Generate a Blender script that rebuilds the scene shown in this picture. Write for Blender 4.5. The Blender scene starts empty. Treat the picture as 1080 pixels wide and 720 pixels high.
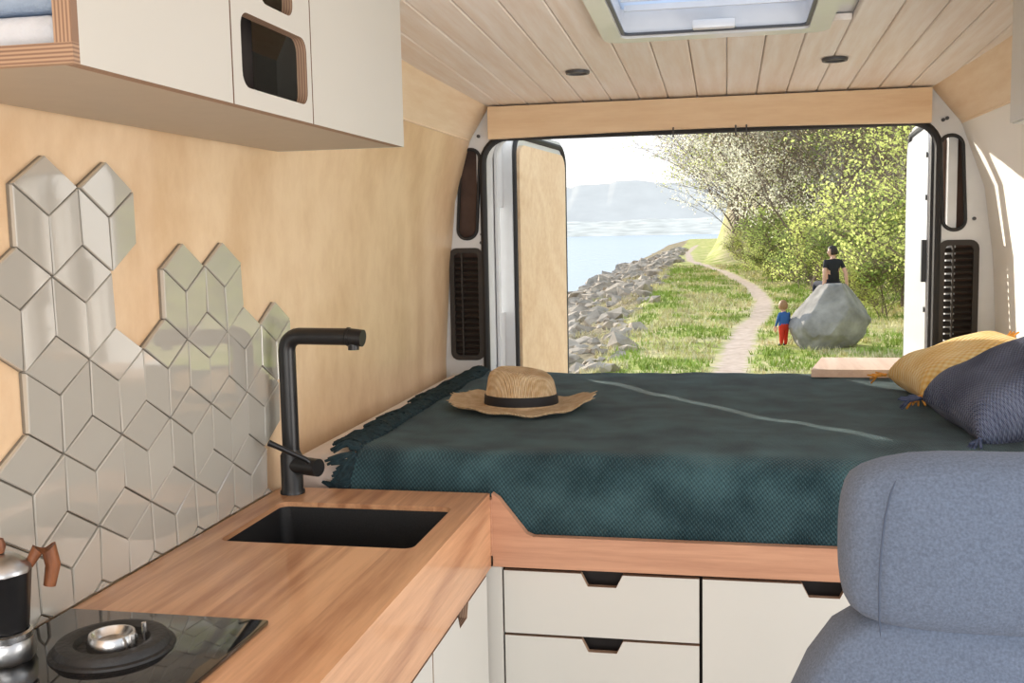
import bpy, bmesh, math, random
from mathutils import Vector, Matrix, noise
random.seed(7)
C=1.46
scene=bpy.context.scene
pi=math.pi
# ------------------------------------------------------------ materials
def newmat(name):
    m=bpy.data.materials.new(name); m.use_nodes=True
    nt=m.node_tree; b=nt.nodes['Principled BSDF']
    return m,nt,b
def N(nt,t,**k):
    n=nt.nodes.new(t)
    for a,v in k.items(): setattr(n,a,v)
    return n
def mat(name,col,rough=.5,metal=0,var=.08,scale=30,bump=0,coat=0,spec=.5,bscale=None,sheen=0,bdist=.01):
    m,nt,b=newmat(name); L=nt.links
    tc=N(nt,'ShaderNodeTexCoord'); no=N(nt,'ShaderNodeTexNoise'); no.inputs['Scale'].default_value=scale; no.inputs['Detail'].default_value=4
    L.new(tc.outputs['Object'],no.inputs['Vector'])
    r=N(nt,'ShaderNodeValToRGB'); c=Vector(col)
    r.color_ramp.elements[0].position=.3; r.color_ramp.elements[1].position=.7
    r.color_ramp.elements[0].color=(*(c*(1-var)),1); r.color_ramp.elements[1].color=(*[min(1,v) for v in c*(1+var)],1)
    L.new(no.outputs['Fac'],r.inputs['Fac']); L.new(r.outputs['Color'],b.inputs['Base Color'])
    b.inputs['Roughness'].default_value=rough; b.inputs['Metallic'].default_value=metal
    b.inputs['Coat Weight'].default_value=coat; b.inputs['Specular IOR Level'].default_value=spec
    if sheen: b.inputs['Sheen Weight'].default_value=sheen
    if bump:
        bn=N(nt,'ShaderNodeBump'); bn.inputs['Strength'].default_value=bump; bn.inputs['Distance'].default_value=bdist
        n2=N(nt,'ShaderNodeTexNoise'); n2.inputs['Scale'].default_value=bscale or scale*4; n2.inputs['Detail'].default_value=6
        L.new(tc.outputs['Object'],n2.inputs['Vector']); L.new(n2.outputs['Fac'],bn.inputs['Height']); L.new(bn.outputs['Normal'],b.inputs['Normal'])
    return m
def wood(name,c1,c2,axis='Y',sc=9,stretch=.08,cath=.25,stave=0,rough=.5,coat=0,staveaxis='X',tintamt=.28):
    m,nt,b=newmat(name); L=nt.links
    tc=N(nt,'ShaderNodeTexCoord'); mp=N(nt,'ShaderNodeMapping')
    s=[1,1,1]; s['XYZ'.index(axis)]=stretch; mp.inputs['Scale'].default_value=s
    vec=tc.outputs['Object']; tint=None
    if stave:
        sp=N(nt,'ShaderNodeSeparateXYZ'); L.new(vec,sp.inputs[0])
        dv=N(nt,'ShaderNodeMath',operation='DIVIDE'); dv.inputs[1].default_value=stave; L.new(sp.outputs[staveaxis],dv.inputs[0])
        fl=N(nt,'ShaderNodeMath',operation='FLOOR'); L.new(dv.outputs[0],fl.inputs[0])
        wn=N(nt,'ShaderNodeTexWhiteNoise',noise_dimensions='1D'); L.new(fl.outputs[0],wn.inputs['W'])
        va=N(nt,'ShaderNodeVectorMath',operation='ADD'); ml=N(nt,'ShaderNodeVectorMath',operation='SCALE'); ml.inputs['Scale'].default_value=7
        L.new(wn.outputs['Color'],ml.inputs[0]); L.new(vec,va.inputs[0]); L.new(ml.outputs[0],va.inputs[1]); vec=va.outputs[0]; tint=wn.outputs['Value']
    L.new(vec,mp.inputs['Vector'])
    n1=N(nt,'ShaderNodeTexNoise'); n1.inputs['Scale'].default_value=sc*7; n1.inputs['Detail'].default_value=7; n1.inputs['Roughness'].default_value=.65
    n2=N(nt,'ShaderNodeTexNoise'); n2.inputs['Scale'].default_value=sc*.35; n2.inputs['Detail'].default_value=1.5; n2.inputs['Distortion'].default_value=.6
    L.new(mp.outputs[0],n1.inputs['Vector']); L.new(mp.outputs[0],n2.inputs['Vector'])
    mu=N(nt,'ShaderNodeMath',operation='MULTIPLY'); mu.inputs[1].default_value=55; L.new(n2.outputs['Fac'],mu.inputs[0])
    si=N(nt,'ShaderNodeMath',operation='SINE'); L.new(mu.outputs[0],si.inputs[0])
    m2=N(nt,'ShaderNodeMath',operation='MULTIPLY_ADD'); m2.inputs[1].default_value=cath*.5; L.new(si.outputs[0],m2.inputs[0]); L.new(n1.outputs['Fac'],m2.inputs[2])
    last=m2.outputs[0]
    if tint:
        m3=N(nt,'ShaderNodeMath',operation='MULTIPLY_ADD'); m3.inputs[1].default_value=tintamt; L.new(tint,m3.inputs[0]); L.new(last,m3.inputs[2])
        m4=N(nt,'ShaderNodeMath',operation='SUBTRACT'); m4.inputs[1].default_value=tintamt/2; L.new(m3.outputs[0],m4.inputs[0]); last=m4.outputs[0]
    r=N(nt,'ShaderNodeValToRGB'); r.color_ramp.elements[0].position=.25; r.color_ramp.elements[1].position=.75
    r.color_ramp.elements[0].color=(*c1,1); r.color_ramp.elements[1].color=(*c2,1)
    L.new(last,r.inputs['Fac']); L.new(r.outputs['Color'],b.inputs['Base Color'])
    b.inputs['Roughness'].default_value=rough; b.inputs['Coat Weight'].default_value=coat
    bn=N(nt,'ShaderNodeBump'); bn.inputs['Strength'].default_value=.1; bn.inputs['Distance'].default_value=.003
    L.new(n1.outputs['Fac'],bn.inputs['Height']); L.new(bn.outputs['Normal'],b.inputs['Normal'])
    return m
def srgb(r,g,b):
    f=lambda v:(v/255/12.92) if v/255<=.04045 else ((v/255+.055)/1.055)**2.4
    return (f(r),f(g),f(b))
M={}
M['birch']=wood('birch_plywood',srgb(222,188,148),srgb(241,213,177),axis='Z',sc=2.0,stretch=.6,cath=.34,rough=.42,coat=.12)
M['birchx']=wood('birch_plywood_beam',srgb(226,192,152),srgb(244,218,182),axis='X',sc=5,stretch=.12,cath=.2,rough=.5)
M['birchy']=wood('birch_plywood_long',srgb(234,206,170),srgb(248,228,200),axis='Y',sc=5,stretch=.12,cath=.2,rough=.5)
M['pine']=wood('whitewashed_pine',srgb(240,224,208),srgb(255,249,242),axis='Y',sc=8,stretch=.05,cath=.16,stave=.0965,rough=.5,tintamt=.14)
M['counter']=wood('alder_worktop',srgb(178,124,88),srgb(224,172,130),axis='Y',sc=9,stretch=.06,cath=.3,stave=.085,rough=.33,coat=.25)
M['rail']=wood('alder_rail',srgb(164,116,90),srgb(200,152,122),axis='X',sc=9,stretch=.06,cath=.25,rough=.42)
M['paleboard']=wood('pale_pink_board',srgb(212,182,162),srgb(232,208,190),axis='Y',sc=8,stretch=.08,cath=.2,rough=.6)
M['cream']=mat('cream_laminate',srgb(208,207,200),.38,var=.015,scale=3)
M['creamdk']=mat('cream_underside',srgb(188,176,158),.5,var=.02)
M['cabshade']=mat('cabinet_inner_shade',srgb(58,52,50),.7)  # shade behind the cut-outs put into a dark base colour
def plyedge(name,ax):
    m,nt,b=newmat(name); L=nt.links
    tc=N(nt,'ShaderNodeTexCoord'); sp=N(nt,'ShaderNodeSeparateXYZ'); L.new(tc.outputs['Object'],sp.inputs[0])
    mu=N(nt,'ShaderNodeMath',operation='MULTIPLY'); mu.inputs[1].default_value=2*pi/.0045; L.new(sp.outputs[ax],mu.inputs[0])
    si=N(nt,'ShaderNodeMath',operation='SINE'); L.new(mu.outputs[0],si.inputs[0])
    r=N(nt,'ShaderNodeValToRGB'); r.color_ramp.elements[0].color=(*srgb(132,104,86),1); r.color_ramp.elements[1].color=(*srgb(184,154,128),1)
    mr=N(nt,'ShaderNodeMapRange'); mr.inputs['From Min'].default_value=-1; L.new(si.outputs[0],mr.inputs['Value']); L.new(mr.outputs[0],r.inputs['Fac'])
    L.new(r.outputs['Color'],b.inputs['Base Color']); b.inputs['Roughness'].default_value=.6
    return m
M['plyedge']=plyedge('plywood_edge_x','X'); M['plyedgez']=plyedge('plywood_edge_z','Z'); M['plyedgey']=plyedge('plywood_edge_y','Y')
M['tile']=mat('glazed_tile',srgb(188,184,174),.05,var=.02,scale=6,coat=.9,spec=.8)
M['grout']=mat('tile_mesh_backing',srgb(132,124,112),.9,var=.05)
M['black']=mat('matte_black',(.012,.012,.013),.35,var=.2)
M['granite']=mat('black_granite_sink',(.014,.014,.015),.45,var=.4,scale=400,bump=.1)
M['rubber']=mat('black_rubber',(.015,.015,.016),.6)
M['white']=mat('white_paint',srgb(222,224,226),.3,var=.02,coat=.4)
M['vent']=mat('vent_plastic',(.03,.024,.02),.6)
M['browndk']=mat('pillar_cavity',srgb(95,72,60),.7,var=.3,scale=12)
M['glassblack']=mat('hob_glass',(.006,.006,.007),.06,var=.1,coat=.3)
M['castiron']=mat('burner_black',(.02,.02,.021),.5,var=.2,bump=.2)
M['steel']=mat('brushed_steel',(.62,.61,.6),.25,metal=1,var=.05)
M['alu']=mat('cast_aluminium',(.50,.50,.50),.32,metal=1,var=.05,bump=.05)
M['walnut']=wood('walnut_handle',srgb(95,55,32),srgb(145,90,55),axis='Z',sc=20,stretch=.2)
M['floor']=wood('floor_boards',srgb(150,125,100),srgb(190,165,140),axis='Y',sc=6,stretch=.08,stave=.12)
M['sheet']=mat('white_sheet',srgb(230,218,210),.9,var=.04,scale=15,bump=.2)
M['band']=mat('hat_band',(.012,.012,.014),.7)
def weave(name,cd,cl,f,bump=.6,uv=True,wamt=.35,lo=.3,hi=.85,nsc=9,alpha=1.0,diag=False):
    m,nt,b=newmat(name); L=nt.links
    tc=N(nt,'ShaderNodeTexCoord'); sp=N(nt,'ShaderNodeSeparateXYZ'); L.new(tc.outputs['UV' if uv else 'Object'],sp.inputs[0])
    def s(out,k,op='SINE'):
        mu=N(nt,'ShaderNodeMath',operation='MULTIPLY'); mu.inputs[1].default_value=k; L.new(out,mu.inputs[0])
        si=N(nt,'ShaderNodeMath',operation=op); L.new(mu.outputs[0],si.inputs[0]); return si.outputs[0]
    def mathn(op,a,c):
        n=N(nt,'ShaderNodeMath',operation=op)
        for i,v in enumerate((a,c)):
            if isinstance(v,(int,float)): n.inputs[i].default_value=v
            else: L.new(v,n.inputs[i])
        return n.outputs[0]
    if diag:
        p=mathn('ADD',sp.outputs[0],sp.outputs[1]); w=mathn('MULTIPLY',s(p,f),s(sp.outputs[0],f*2.3))
        w=mathn('ADD',w,mathn('MULTIPLY',s(p,f),.5))
    else: w=mathn('MULTIPLY',s(sp.outputs[0],f),s(sp.outputs[1],f*alpha))
    no=N(nt,'ShaderNodeTexNoise'); no.inputs['Scale'].default_value=nsc; no.inputs['Detail'].default_value=5; L.new(tc.outputs['Object'],no.inputs['Vector'])
    w2=mathn('MULTIPLY_ADD',w,wamt); nd=w2.node; L.new(no.outputs['Fac'],nd.inputs[2])
    r=N(nt,'ShaderNodeValToRGB'); r.color_ramp.elements[0].position=lo; r.color_ramp.elements[1].position=hi
    r.color_ramp.elements[0].color=(*cd,1); r.color_ramp.elements[1].color=(*cl,1)
    L.new(w2,r.inputs['Fac']); L.new(r.outputs['Color'],b.inputs['Base Color']); b.inputs['Roughness'].default_value=.95
    b.inputs['Specular IOR Level'].default_value=.15; b.inputs['Sheen Weight'].default_value=.15
    bn=N(nt,'ShaderNodeBump'); bn.inputs['Strength'].default_value=bump; bn.inputs['Distance'].default_value=.003
    L.new(w,bn.inputs['Height']); L.new(bn.outputs['Normal'],b.inputs['Normal'])
    return m
M['blanket']=weave('teal_blanket',srgb(26,50,57),srgb(76,108,114),2*pi/.011,.6,diag=True,wamt=.20)
M['fringe']=mat('teal_fringe',srgb(30,50,56),.95,var=.4,scale=80)
M['bluepil']=weave('slate_blue_knit',srgb(60,70,102),srgb(134,144,172),2*pi/.012,.9,diag=True,wamt=.2)
M['yelpil']=weave('mustard_knit',srgb(224,178,96),srgb(248,228,176),2*pi/.024,.8,wamt=.22)
M['yeltas']=mat('mustard_tassel',srgb(214,150,66),.95,var=.3,scale=80)
M['blutas']=mat('slate_tassel',srgb(74,84,112),.95,var=.3,scale=80)
M['straw']=weave('straw_weave',srgb(198,162,118),srgb(240,216,178),2*pi/.007,.8,uv=False,wamt=.22,nsc=40)
M['seat']=mat('blue_grey_seat_fabric',srgb(98,110,130),.95,var=.20,scale=420,bump=.3,bscale=600,bdist=.003,sheen=.08,spec=.12)
M['seatpipe']=mat('seat_seam',srgb(70,82,102),.9)
M['darkgray']=mat('dark_frame',srgb(70,72,76),.4)
m,nt,bb=newmat('rooflight_blind')
tcn=N(nt,'ShaderNodeTexCoord'); nn_=N(nt,'ShaderNodeTexNoise'); nn_.inputs['Scale'].default_value=4; nt.links.new(tcn.outputs['Object'],nn_.inputs['Vector'])
rr_=N(nt,'ShaderNodeValToRGB'); rr_.color_ramp.elements[0].color=(.74,.78,.84,1); rr_.color_ramp.elements[1].color=(.88,.90,.94,1); nt.links.new(nn_.outputs['Fac'],rr_.inputs['Fac'])
tl_=N(nt,'ShaderNodeBsdfTranslucent'); nt.links.new(rr_.outputs['Color'],tl_.inputs[0]); nt.links.new(tl_.outputs[0],nt.nodes['Material Output'].inputs['Surface'])
M['skyglass']=m
# ------------------------------------------------------------ mesh builder
class B:
    def __init__(s,name): s.name=name; s.bm=bmesh.new(); s.mats=[]; s.uv=s.bm.loops.layers.uv.new('UVMap')
    def mi(s,m):
        m=M[m] if isinstance(m,str) else m
        if m not in s.mats: s.mats.append(m)
        return s.mats.index(m)
    def add(s,t,m,mtx=None,keep=False):
        if mtx is not None: bmesh.ops.transform(t,matrix=mtx,verts=t.verts)
        if not keep:
            i=s.mi(m)
            for f in t.faces: f.material_index=i
        me=bpy.data.meshes.new('t'); t.to_mesh(me); t.free(); s.bm.from_mesh(me); bpy.data.meshes.remove(me)
    def box(s,x0,x1,y0,y1,z0,z1,m,bev=0,seg=2,mtx=None):
        t=bmesh.new(); bmesh.ops.create_cube(t,size=1)
        for v in t.verts: v.co=Vector(((x0+x1)/2+v.co.x*(x1-x0),(y0+y1)/2+v.co.y*(y1-y0),(z0+z1)/2+v.co.z*(z1-z0)))
        if bev: bmesh.ops.bevel(t,geom=t.edges[:],offset=bev,segments=seg,profile=.5,affect='EDGES')
        s.add(t,m,mtx)
    def prism(s,pts,ax,a,b,m,holes=(),mtx=None,rim=None):
        t=bmesh.new(); ed=[]
        def P(u,v,w):
            return Vector({'X':(w,u,v),'Y':(u,w,v),'Z':(u,v,w)}[ax])
        for lp in [pts]+list(holes):
            vs=[t.verts.new(P(u,v,a)) for u,v in lp]
            ed+=[t.edges.new((vs[i],vs[(i+1)%len(vs)])) for i in range(len(vs))]
        bmesh.ops.triangle_fill(t,use_beauty=True,use_dissolve=False,edges=ed)
        r=bmesh.ops.extrude_face_region(t,geom=t.faces[:])
        d=P(0,0,b-a)
        for v in [g for g in r['geom'] if isinstance(g,bmesh.types.BMVert)]: v.co+=d
        bmesh.ops.recalc_face_normals(t,faces=t.faces)
        if rim:
            k='XYZ'.index(ax); i0=s.mi(m); i1=s.mi(rim); t.normal_update()
            for f in t.faces: f.material_index=i0 if abs(f.normal[k])>.7 else i1
            s.add(t,m,mtx,keep=True)
        else: s.add(t,m,mtx)
    def tube(s,path,r,m,n=10,closed=False,cap=True,mtx=None):
        t=bmesh.new(); path=[Vector(p) for p in path]; k=len(path)
        rs=r if isinstance(r,(list,tuple)) else [r]*k
        rings=[]; up=None
        for i,p in enumerate(path):
            if closed: d=path[(i+1)%k]-path[i-1]
            else: d=path[min(i+1,k-1)]-path[max(i-1,0)]
            if d.length<1e-9: d=Vector((0,0,1))
            d.normalize()
            if up is None:
                up=Vector((0,0,1)) if abs(d.z)<.9 else Vector((1,0,0))
            a=(up-d*up.dot(d))
            if a.length<1e-5: a=d.orthogonal()
            a.normalize(); b=d.cross(a); up=a
            rings.append([t.verts.new(p+(a*math.cos(2*pi*j/n)+b*math.sin(2*pi*j/n))*rs[i]) for j in range(n)])
        for i in range(k if closed else k-1):
            A,Bn=rings[i],rings[(i+1)%k]
            for j in range(n): t.faces.new((A[j],A[(j+1)%n],Bn[(j+1)%n],Bn[j]))
        if cap and not closed:
            t.faces.new(rings[0][::-1]); t.faces.new(rings[-1])
        bmesh.ops.recalc_face_normals(t,faces=t.faces)
        s.add(t,m,mtx)
    def lathe(s,prof,m,c=(0,0,0),n=32,fn=None,mtx=None,close=False):
        t=bmesh.new(); rings=[]
        for r,z in prof:
            rings.append([t.verts.new(Vector((r*math.cos(2*pi*j/n),r*math.sin(2*pi*j/n),z))+Vector(c)) for j in range(n)])
        for i in range(len(prof)-1):
            for j in range(n): t.faces.new((rings[i][j],rings[i][(j+1)%n],rings[i+1][(j+1)%n],rings[i+1][j]))
        if close:
            for e in (0,-1):
                if prof[e][0]>1e-4: t.faces.new(rings[e])
        if fn:
            for v in t.verts: v.co=fn(v.co)
        bmesh.ops.remove_doubles(t,verts=t.verts,dist=1e-6)
        bmesh.ops.recalc_face_normals(t,faces=t.faces)
        s.add(t,m,mtx)
    def grid(s,fn,nu,nv,m,uvs=None,mtx=None):
        t=bmesh.new(); uvl=t.loops.layers.uv.new('UVMap'); V={}
        for i in range(nu+1):
            for j in range(nv+1): V[i,j]=t.verts.new(fn(i/nu,j/nv))
        for i in range(nu):
            for j in range(nv):
                f=t.faces.new((V[i,j],V[i+1,j],V[i+1,j+1],V[i,j+1]))
                if uvs:
                    for l,(a,b) in zip(f.loops,((i,j),(i+1,j),(i+1,j+1),(i,j+1))): l[uvl].uv=uvs(a/nu,b/nv)
        s.add(t,m,mtx)
    def done(s,angle=40,parent=None,subsurf=0):
        me=bpy.data.meshes.new(s.name); s.bm.to_mesh(me); s.bm.free()
        for m in s.mats: me.materials.append(m)
        me.shade_smooth(); me.set_sharp_from_angle(angle=math.radians(angle))
        o=bpy.data.objects.new(s.name,me); scene.collection.objects.link(o)
        if subsurf:
            sm=o.modifiers.new('sub','SUBSURF'); sm.levels=subsurf; sm.render_levels=subsurf
        if parent: o.parent=parent
        return o
def rrect(x0,x1,y0,y1,r,n=5):
    out=[]
    for cx,cy,a in ((x1-r,y1-r,0),(x0+r,y1-r,90),(x0+r,y0+r,180),(x1-r,y0+r,270)):
        for i in range(n+1):
            t=math.radians(a+90*i/n); out.append((cx+r*math.cos(t),cy+r*math.sin(t)))
    return out
def lerp(a,b,t): return a+(b-a)*t
# ------------------------------------------------------------ van shell
YR=3.65
def ceilz(y): return .445+.038*(YR-y)
def prof_left(y):
    t=max(0,min(1,(y-2.3)/(YR-2.3)))
    return [(-1.0,-1.46),(-1.0,-.45),(lerp(-1.0,-.975,t),-.1),(lerp(-1.0,-.95,t),.12),(lerp(-.975,-.892,t),lerp(.355,.33,t)),(lerp(-.9,-.82,t),ceilz(y)+.002)]
def prof_right(y):
    t=max(0,min(1,(y-2.3)/(YR-2.3)))
    return [(.87,-1.46),(.87,-.45),(lerp(.87,.85,t),-.1),(lerp(.86,.82,t),.12),(lerp(.83,.745,t),lerp(.355,.33,t)),(lerp(.75,.65,t),ceilz(y)+.002)]
M['whitepanel']=mat('white_wall_panel',srgb(242,240,234),.55,var=.01,scale=3)
def wall(name,pf,y0,y1,ny,side,lower):
    b=B(name); t=bmesh.new()
    ys=[lerp(y0,y1,i/ny) for i in range(ny+1)]
    R1=[[t.verts.new((x,y,z)) for x,z in pf(y)] for y in ys]
    R2=[[t.verts.new((x+side*.03,y,z+(.02 if k==5 else 0))) for k,(x,z) in enumerate(pf(y))] for y in ys]
    i1=b.mi(lower); i2=b.mi('birchy')
    for R in (R1,R2):
        for i in range(ny):
            for k in range(5):
                f=t.faces.new((R[i][k],R[i+1][k],R[i+1][k+1],R[i][k+1])); f.material_index=i1 if k<4 else i2
    for k in range(5):
        for e in (0,-1): t.faces.new((R1[e][k],R1[e][k+1],R2[e][k+1],R2[e][k]))
    for i in range(ny):
        for k in (0,5): t.faces.new((R1[i][k],R1[i+1][k],R2[i+1][k],R2[i][k]))
    bmesh.ops.recalc_face_normals(t,faces=t.faces)
    b.add(t,'birch',keep=True); return b.done(15)
wall('wall_left',prof_left,-.6,YR,24,-1,'birch')
wall('wall_right',prof_right,2.05,YR,12,1,'whitepanel')
b=B('floor'); b.box(-1.03,.9,-.6,3.8,-1.5,-1.46,'floor'); b.done()
b=B('trim_1')
for pf,sx,y0 in ((prof_left,1,2.22),(prof_right,-1,2.35)):
    pts=[]
    for i in range(10):
        y=lerp(y0,YR-.01,i/9); p=pf(y)[4]; pts.append((p[0]+sx*.001,y,p[1]))
    b.tube(pts,.004,'birchy',6)
b.done()
SKX=(-.27,.21); SKY=(1.95,2.62)
b=B('ceiling')
w=.0965; x=-.965
while x<.86:
    segs=[(-.6,3.64)]
    if x+w>SKX[0] and x<SKX[1]: segs=[(-.6,SKY[0]),(SKY[1],3.64)]
    for (a,c) in segs:
        pts=[(x+.0012,0),(x+.004,-.003),(x+w-.004,-.003),(x+w-.0012,0),(x+w-.0012,.012),(x+.0012,.012)]
        t=bmesh.new()
        A=[t.verts.new((u,a,ceilz(a)+v+.003)) for u,v in pts]; D=[t.verts.new((u,c,ceilz(c)+v+.003)) for u,v in pts]
        t.faces.new(A); t.faces.new(D)
        for i in range(6): t.faces.new((A[i],A[(i+1)%6],D[(i+1)%6],D[i]))
        bmesh.ops.recalc_face_normals(t,faces=t.faces)
        b.add(t,'pine')
    x+=w
for (x0,x1,y0,y1) in ((-1.03,SKX[0],-.6,3.7),(SKX[1],.9,-.6,3.7),(SKX[0],SKX[1],-.6,SKY[0]),(SKX[0],SKX[1],SKY[1],3.7)):
    t=bmesh.new(); q=[]
    for dz in (.018,.05):
        q.append([t.verts.new((xx,yy,ceilz(yy)+dz)) for xx,yy in ((x0,y0),(x1,y0),(x1,y1),(x0,y1))])
    t.faces.new(q[0]); t.faces.new(q[1])
    for i in range(4): t.faces.new((q[0][i],q[0][(i+1)%4],q[1][(i+1)%4],q[1][i]))
    bmesh.ops.recalc_face_normals(t,faces=t.faces); b.add(t,'white')
b.done(20)
b=B('window_1')
zc=ceilz(2.3)
tilt=Matrix.Translation((0,2.3,zc))@Matrix.Rotation(-math.atan(.038),4,'X')
b.prism(rrect(-.295,.238,-.4,.355,.04),'Z',-.018,.0,'white',holes=[rrect(-.25,.19,-.33,.31,.02)],mtx=tilt)
b.prism(rrect(-.262,.202,-.345,.32,.02),'Z',-.0,.09,'white',holes=[rrect(-.25,.19,-.33,.31,.02)],mtx=tilt)
b.prism(rrect(-.25,.19,-.33,.31,.02),'Z',-.012,-.006,'darkgray',holes=[rrect(-.242,.182,-.324,.302,.015)],mtx=tilt)
b.box(-.25,.19,-.33,.31,.05,.054,'skyglass',mtx=tilt)
for k in range(7): b.box(-.24,.18,-.28+k*.09,-.272+k*.09,.036,.05,'white',mtx=tilt)
b.box(-.08,.02,.27,.29,-.012,.01,'white',.004,mtx=tilt)
b.done()
for (x,y) in ((-.425,3.08),(.294,3.08)):
    b=B('recessed_spotlight'); z=ceilz(y)
    b.lathe([(.0,-.003),(.026,-.003),(.028,-.008),(.034,-.008),(.036,-.001)],'darkgray',c=(x,y,z),n=28)
    b.done()
b=B('rear_beam')
pts=[]
n=12
for i in range(n+1):
    x=lerp(-.815,.645,i/n); pts.append((x,.330+.010*math.sin(pi*i/n)))
for i in range(n+1):
    x=lerp(.645,-.815,i/n); pts.append((x,.440))
b.prism(pts,'Y',3.60,3.648,'birchx')
b.done()
op=rrect(-.843,.674,-.95,.335,.09,7)
outer=[(-1.02,-1.46),(.9,-1.46),(.9,.1),(.80,.42),(.7,.5),(-.85,.5),(-.95,.42),(-1.02,.1)]
def stad(x0,x1,z0,z1,lean):
    return [(u+lean*(v-z0),v) for u,v in rrect(x0,x1,z0,z1,(x1-x0)/2-.002,6)]
ovL=stad(-.945,-.875,-.015,.30,.06); ovR=stad(.695,.765,-.015,.29,-.05)
grL=rrect(-.965,-.865,-.44,-.06,.02,4); grR=rrect(.695,.795,-.41,-.06,.02,4)
b=B('rear_door_frame')
b.prism(outer,'Y',3.652,3.672,'white',holes=[op,ovL,ovR,grL,grR])
op2=rrect(-.843,.712,-.98,.365,.09,7); op3=rrect(-.875,.74,-1.0,.39,.1,7)
b.prism(op3,'Y',3.672,3.80,'white',holes=[op2])
opj=rrect(-.830,.708,-.97,.362,.085,7)
b.prism(op3,'Y',3.80,3.842,'white',holes=[opj])
b.box(-1.04,-.84,3.80,3.842,-1.46,.45,'white'); b.box(.72,.93,3.80,3.842,-1.46,.45,'white')
b.box(-1.03,.9,3.80,3.842,.39,.5,'white')
b.box(-1.02,-.85,3.71,3.72,-1.4,.4,'browndk'); b.box(.70,.88,3.71,3.72,-1.4,.4,'browndk')
b.box(-1.045,-1.03,3.55,3.842,-1.46,.45,'white'); b.box(.90,.93,3.55,3.842,-1.46,.45,'white')
b.tube([(x,3.648,z) for x,z in rrect(-.846,.677,-.952,.338,.09,8)],.013,'rubber',8,closed=True)
for ov in (ovL,ovR): b.tube([(x,3.649,z) for x,z in ov],.006,'rubber',6,closed=True)
for (x0,x1,z0,z1) in ((-.965,-.865,-.44,-.06),(.695,.795,-.41,-.06)):
    b.prism(rrect(x0-.012,x1+.012,z0-.012,z1+.012,.028,4),'Y',3.640,3.652,'vent',holes=[rrect(x0+.006,x1-.006,z0+.006,z1-.006,.016,4)])
    z=z0+.02
    while z<z1-.015:
        b.box(x0+.004,x1-.004,-.010,.010,-.0025,.0025,'vent',mtx=Matrix.Translation((0,3.656,z))@Matrix.Rotation(.6,4,'X')); z+=.022
    b.box(x0+.03,x0+.036,3.645,3.66,z0,z1,'vent')
for (x,z) in ((-.855,.0),(-.858,-.03),(.688,.34),(.683,-.03),(-.975,.05),(.79,.02),(.70,.345),(-.86,.345)):
    b.tube([(x,3.644,z),(x,3.653,z)],.006,'darkgray',10)
b.done(30)
b=B('curtain_hooks')
for x in (-.175,.03,.065):
    b.tube([(x,3.604,.345),(x,3.592,.34),(x,3.590,.322),(x,3.596,.312)],.003,'darkgray',6)
b.done()
def reardoor(name,hx,hy,dirx,diry,thk,side,inner,L=.82):
    d=Vector((dirx,diry,0)).normalized(); nrm=Vector((d.y,-d.x,0))*side
    mt=Matrix((( d.x,nrm.x,0,hx),(d.y,nrm.y,0,hy),(0,0,1,0),(0,0,0,1)))
    b=B(name)
    out=rrect(0,L,-1.35,.40,.10,7)
    inn=rrect(.05,L-.05,-1.25,.34,.07,7)
    b.prism(out,'Y',-thk,-.012,'white',mtx=mt)
    b.prism(inn,'Y',-.012,.004,inner,mtx=mt)
    b.tube([(u,-.010,w) for u,w in rrect(.02,L-.02,-1.32,.375,.085,7)],.012,'rubber',8,closed=True,mtx=mt)
    return b,mt
b,mt=reardoor('door_1',-.785,3.915,.095,1,.068,1,'birchx')
for za,zb in ((-.60,-.30),(.10,.36)):  # added blocks that stop the hinge gap and bound the sun streak
    b.tube([(-.055,-.062,z) for z in (za-.01,zb+.01)],.018,'white',8,mtx=mt)
    b.box(-.06,.02,-.068,-.048,za,zb,'white',mtx=mt)
b.done(30)
b,mt=reardoor('door_2',.70,3.905,.06,1,.068,-1,'white')
b.box(.04,.07,.004,.02,-.2,-.05,'black',mtx=mt); b.box(-.01,.02,-.05,-.02,-.25,.0,'white',mtx=mt)
for z in (-.3,.1,.25): b.tube([(.06,0,z),(.06,.01,z)],.01,'darkgray',8,mtx=mt)
b.done(30)
# ------------------------------------------------------------ kitchen counter
CT=-.56
b=B('kitchen_counter')
SX=(-.93,-.552); SY=(1.752,2.04)
b.prism([(-.985,.6),(-.503,.6),(-.503,2.165),(-.985,2.165)],'Z',CT-.010,CT,'counter',holes=[rrect(SX[0],SX[1],SY[0],SY[1],.02)])
b.box(-.525,-.503,.6,2.165,-.725,CT-.0102,'counter')
b.box(-.985,-.53,.6,.62,-1.46,-.60,'cream'); b.box(-.985,-.53,2.14,2.16,-1.46,-.60,'cream')
b.box(-.985,-.53,.62,2.14,-1.46,-1.36,'cream')
def notch(y,z,w=.075,h=.028):
    return [(y-w/2,z),(y-w/2+.014,z-h),(y+w/2-.014,z-h),(y+w/2,z)]
def cabdoor(b,ax,u0,u1,z0,z1,a,c,nx,nw=.085):
    nt_=notch(nx,z1,nw)
    pts=[(u0,z0),(u1,z0),(u1,z1)]+[(u,v) for u,v in nt_[::-1]]+[(u0,z1)]
    b.prism(pts,ax,a,c,'cream',rim='plyedge' if ax=='X' else 'plyedgey')
cabdoor(b,'X',1.713,2.135,-1.34,-.735,-.525,-.507,1.93)
cabdoor(b,'X',1.18,1.707,-1.34,-.735,-.525,-.507,1.45)
cabdoor(b,'X',.62,1.174,-1.34,-.735,-.525,-.507,.9)
b.box(-.58,-.55,.62,2.14,-1.36,-.72,'cabshade')
b.done(25)
b=B('sink')
t=bmesh.new()
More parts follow.
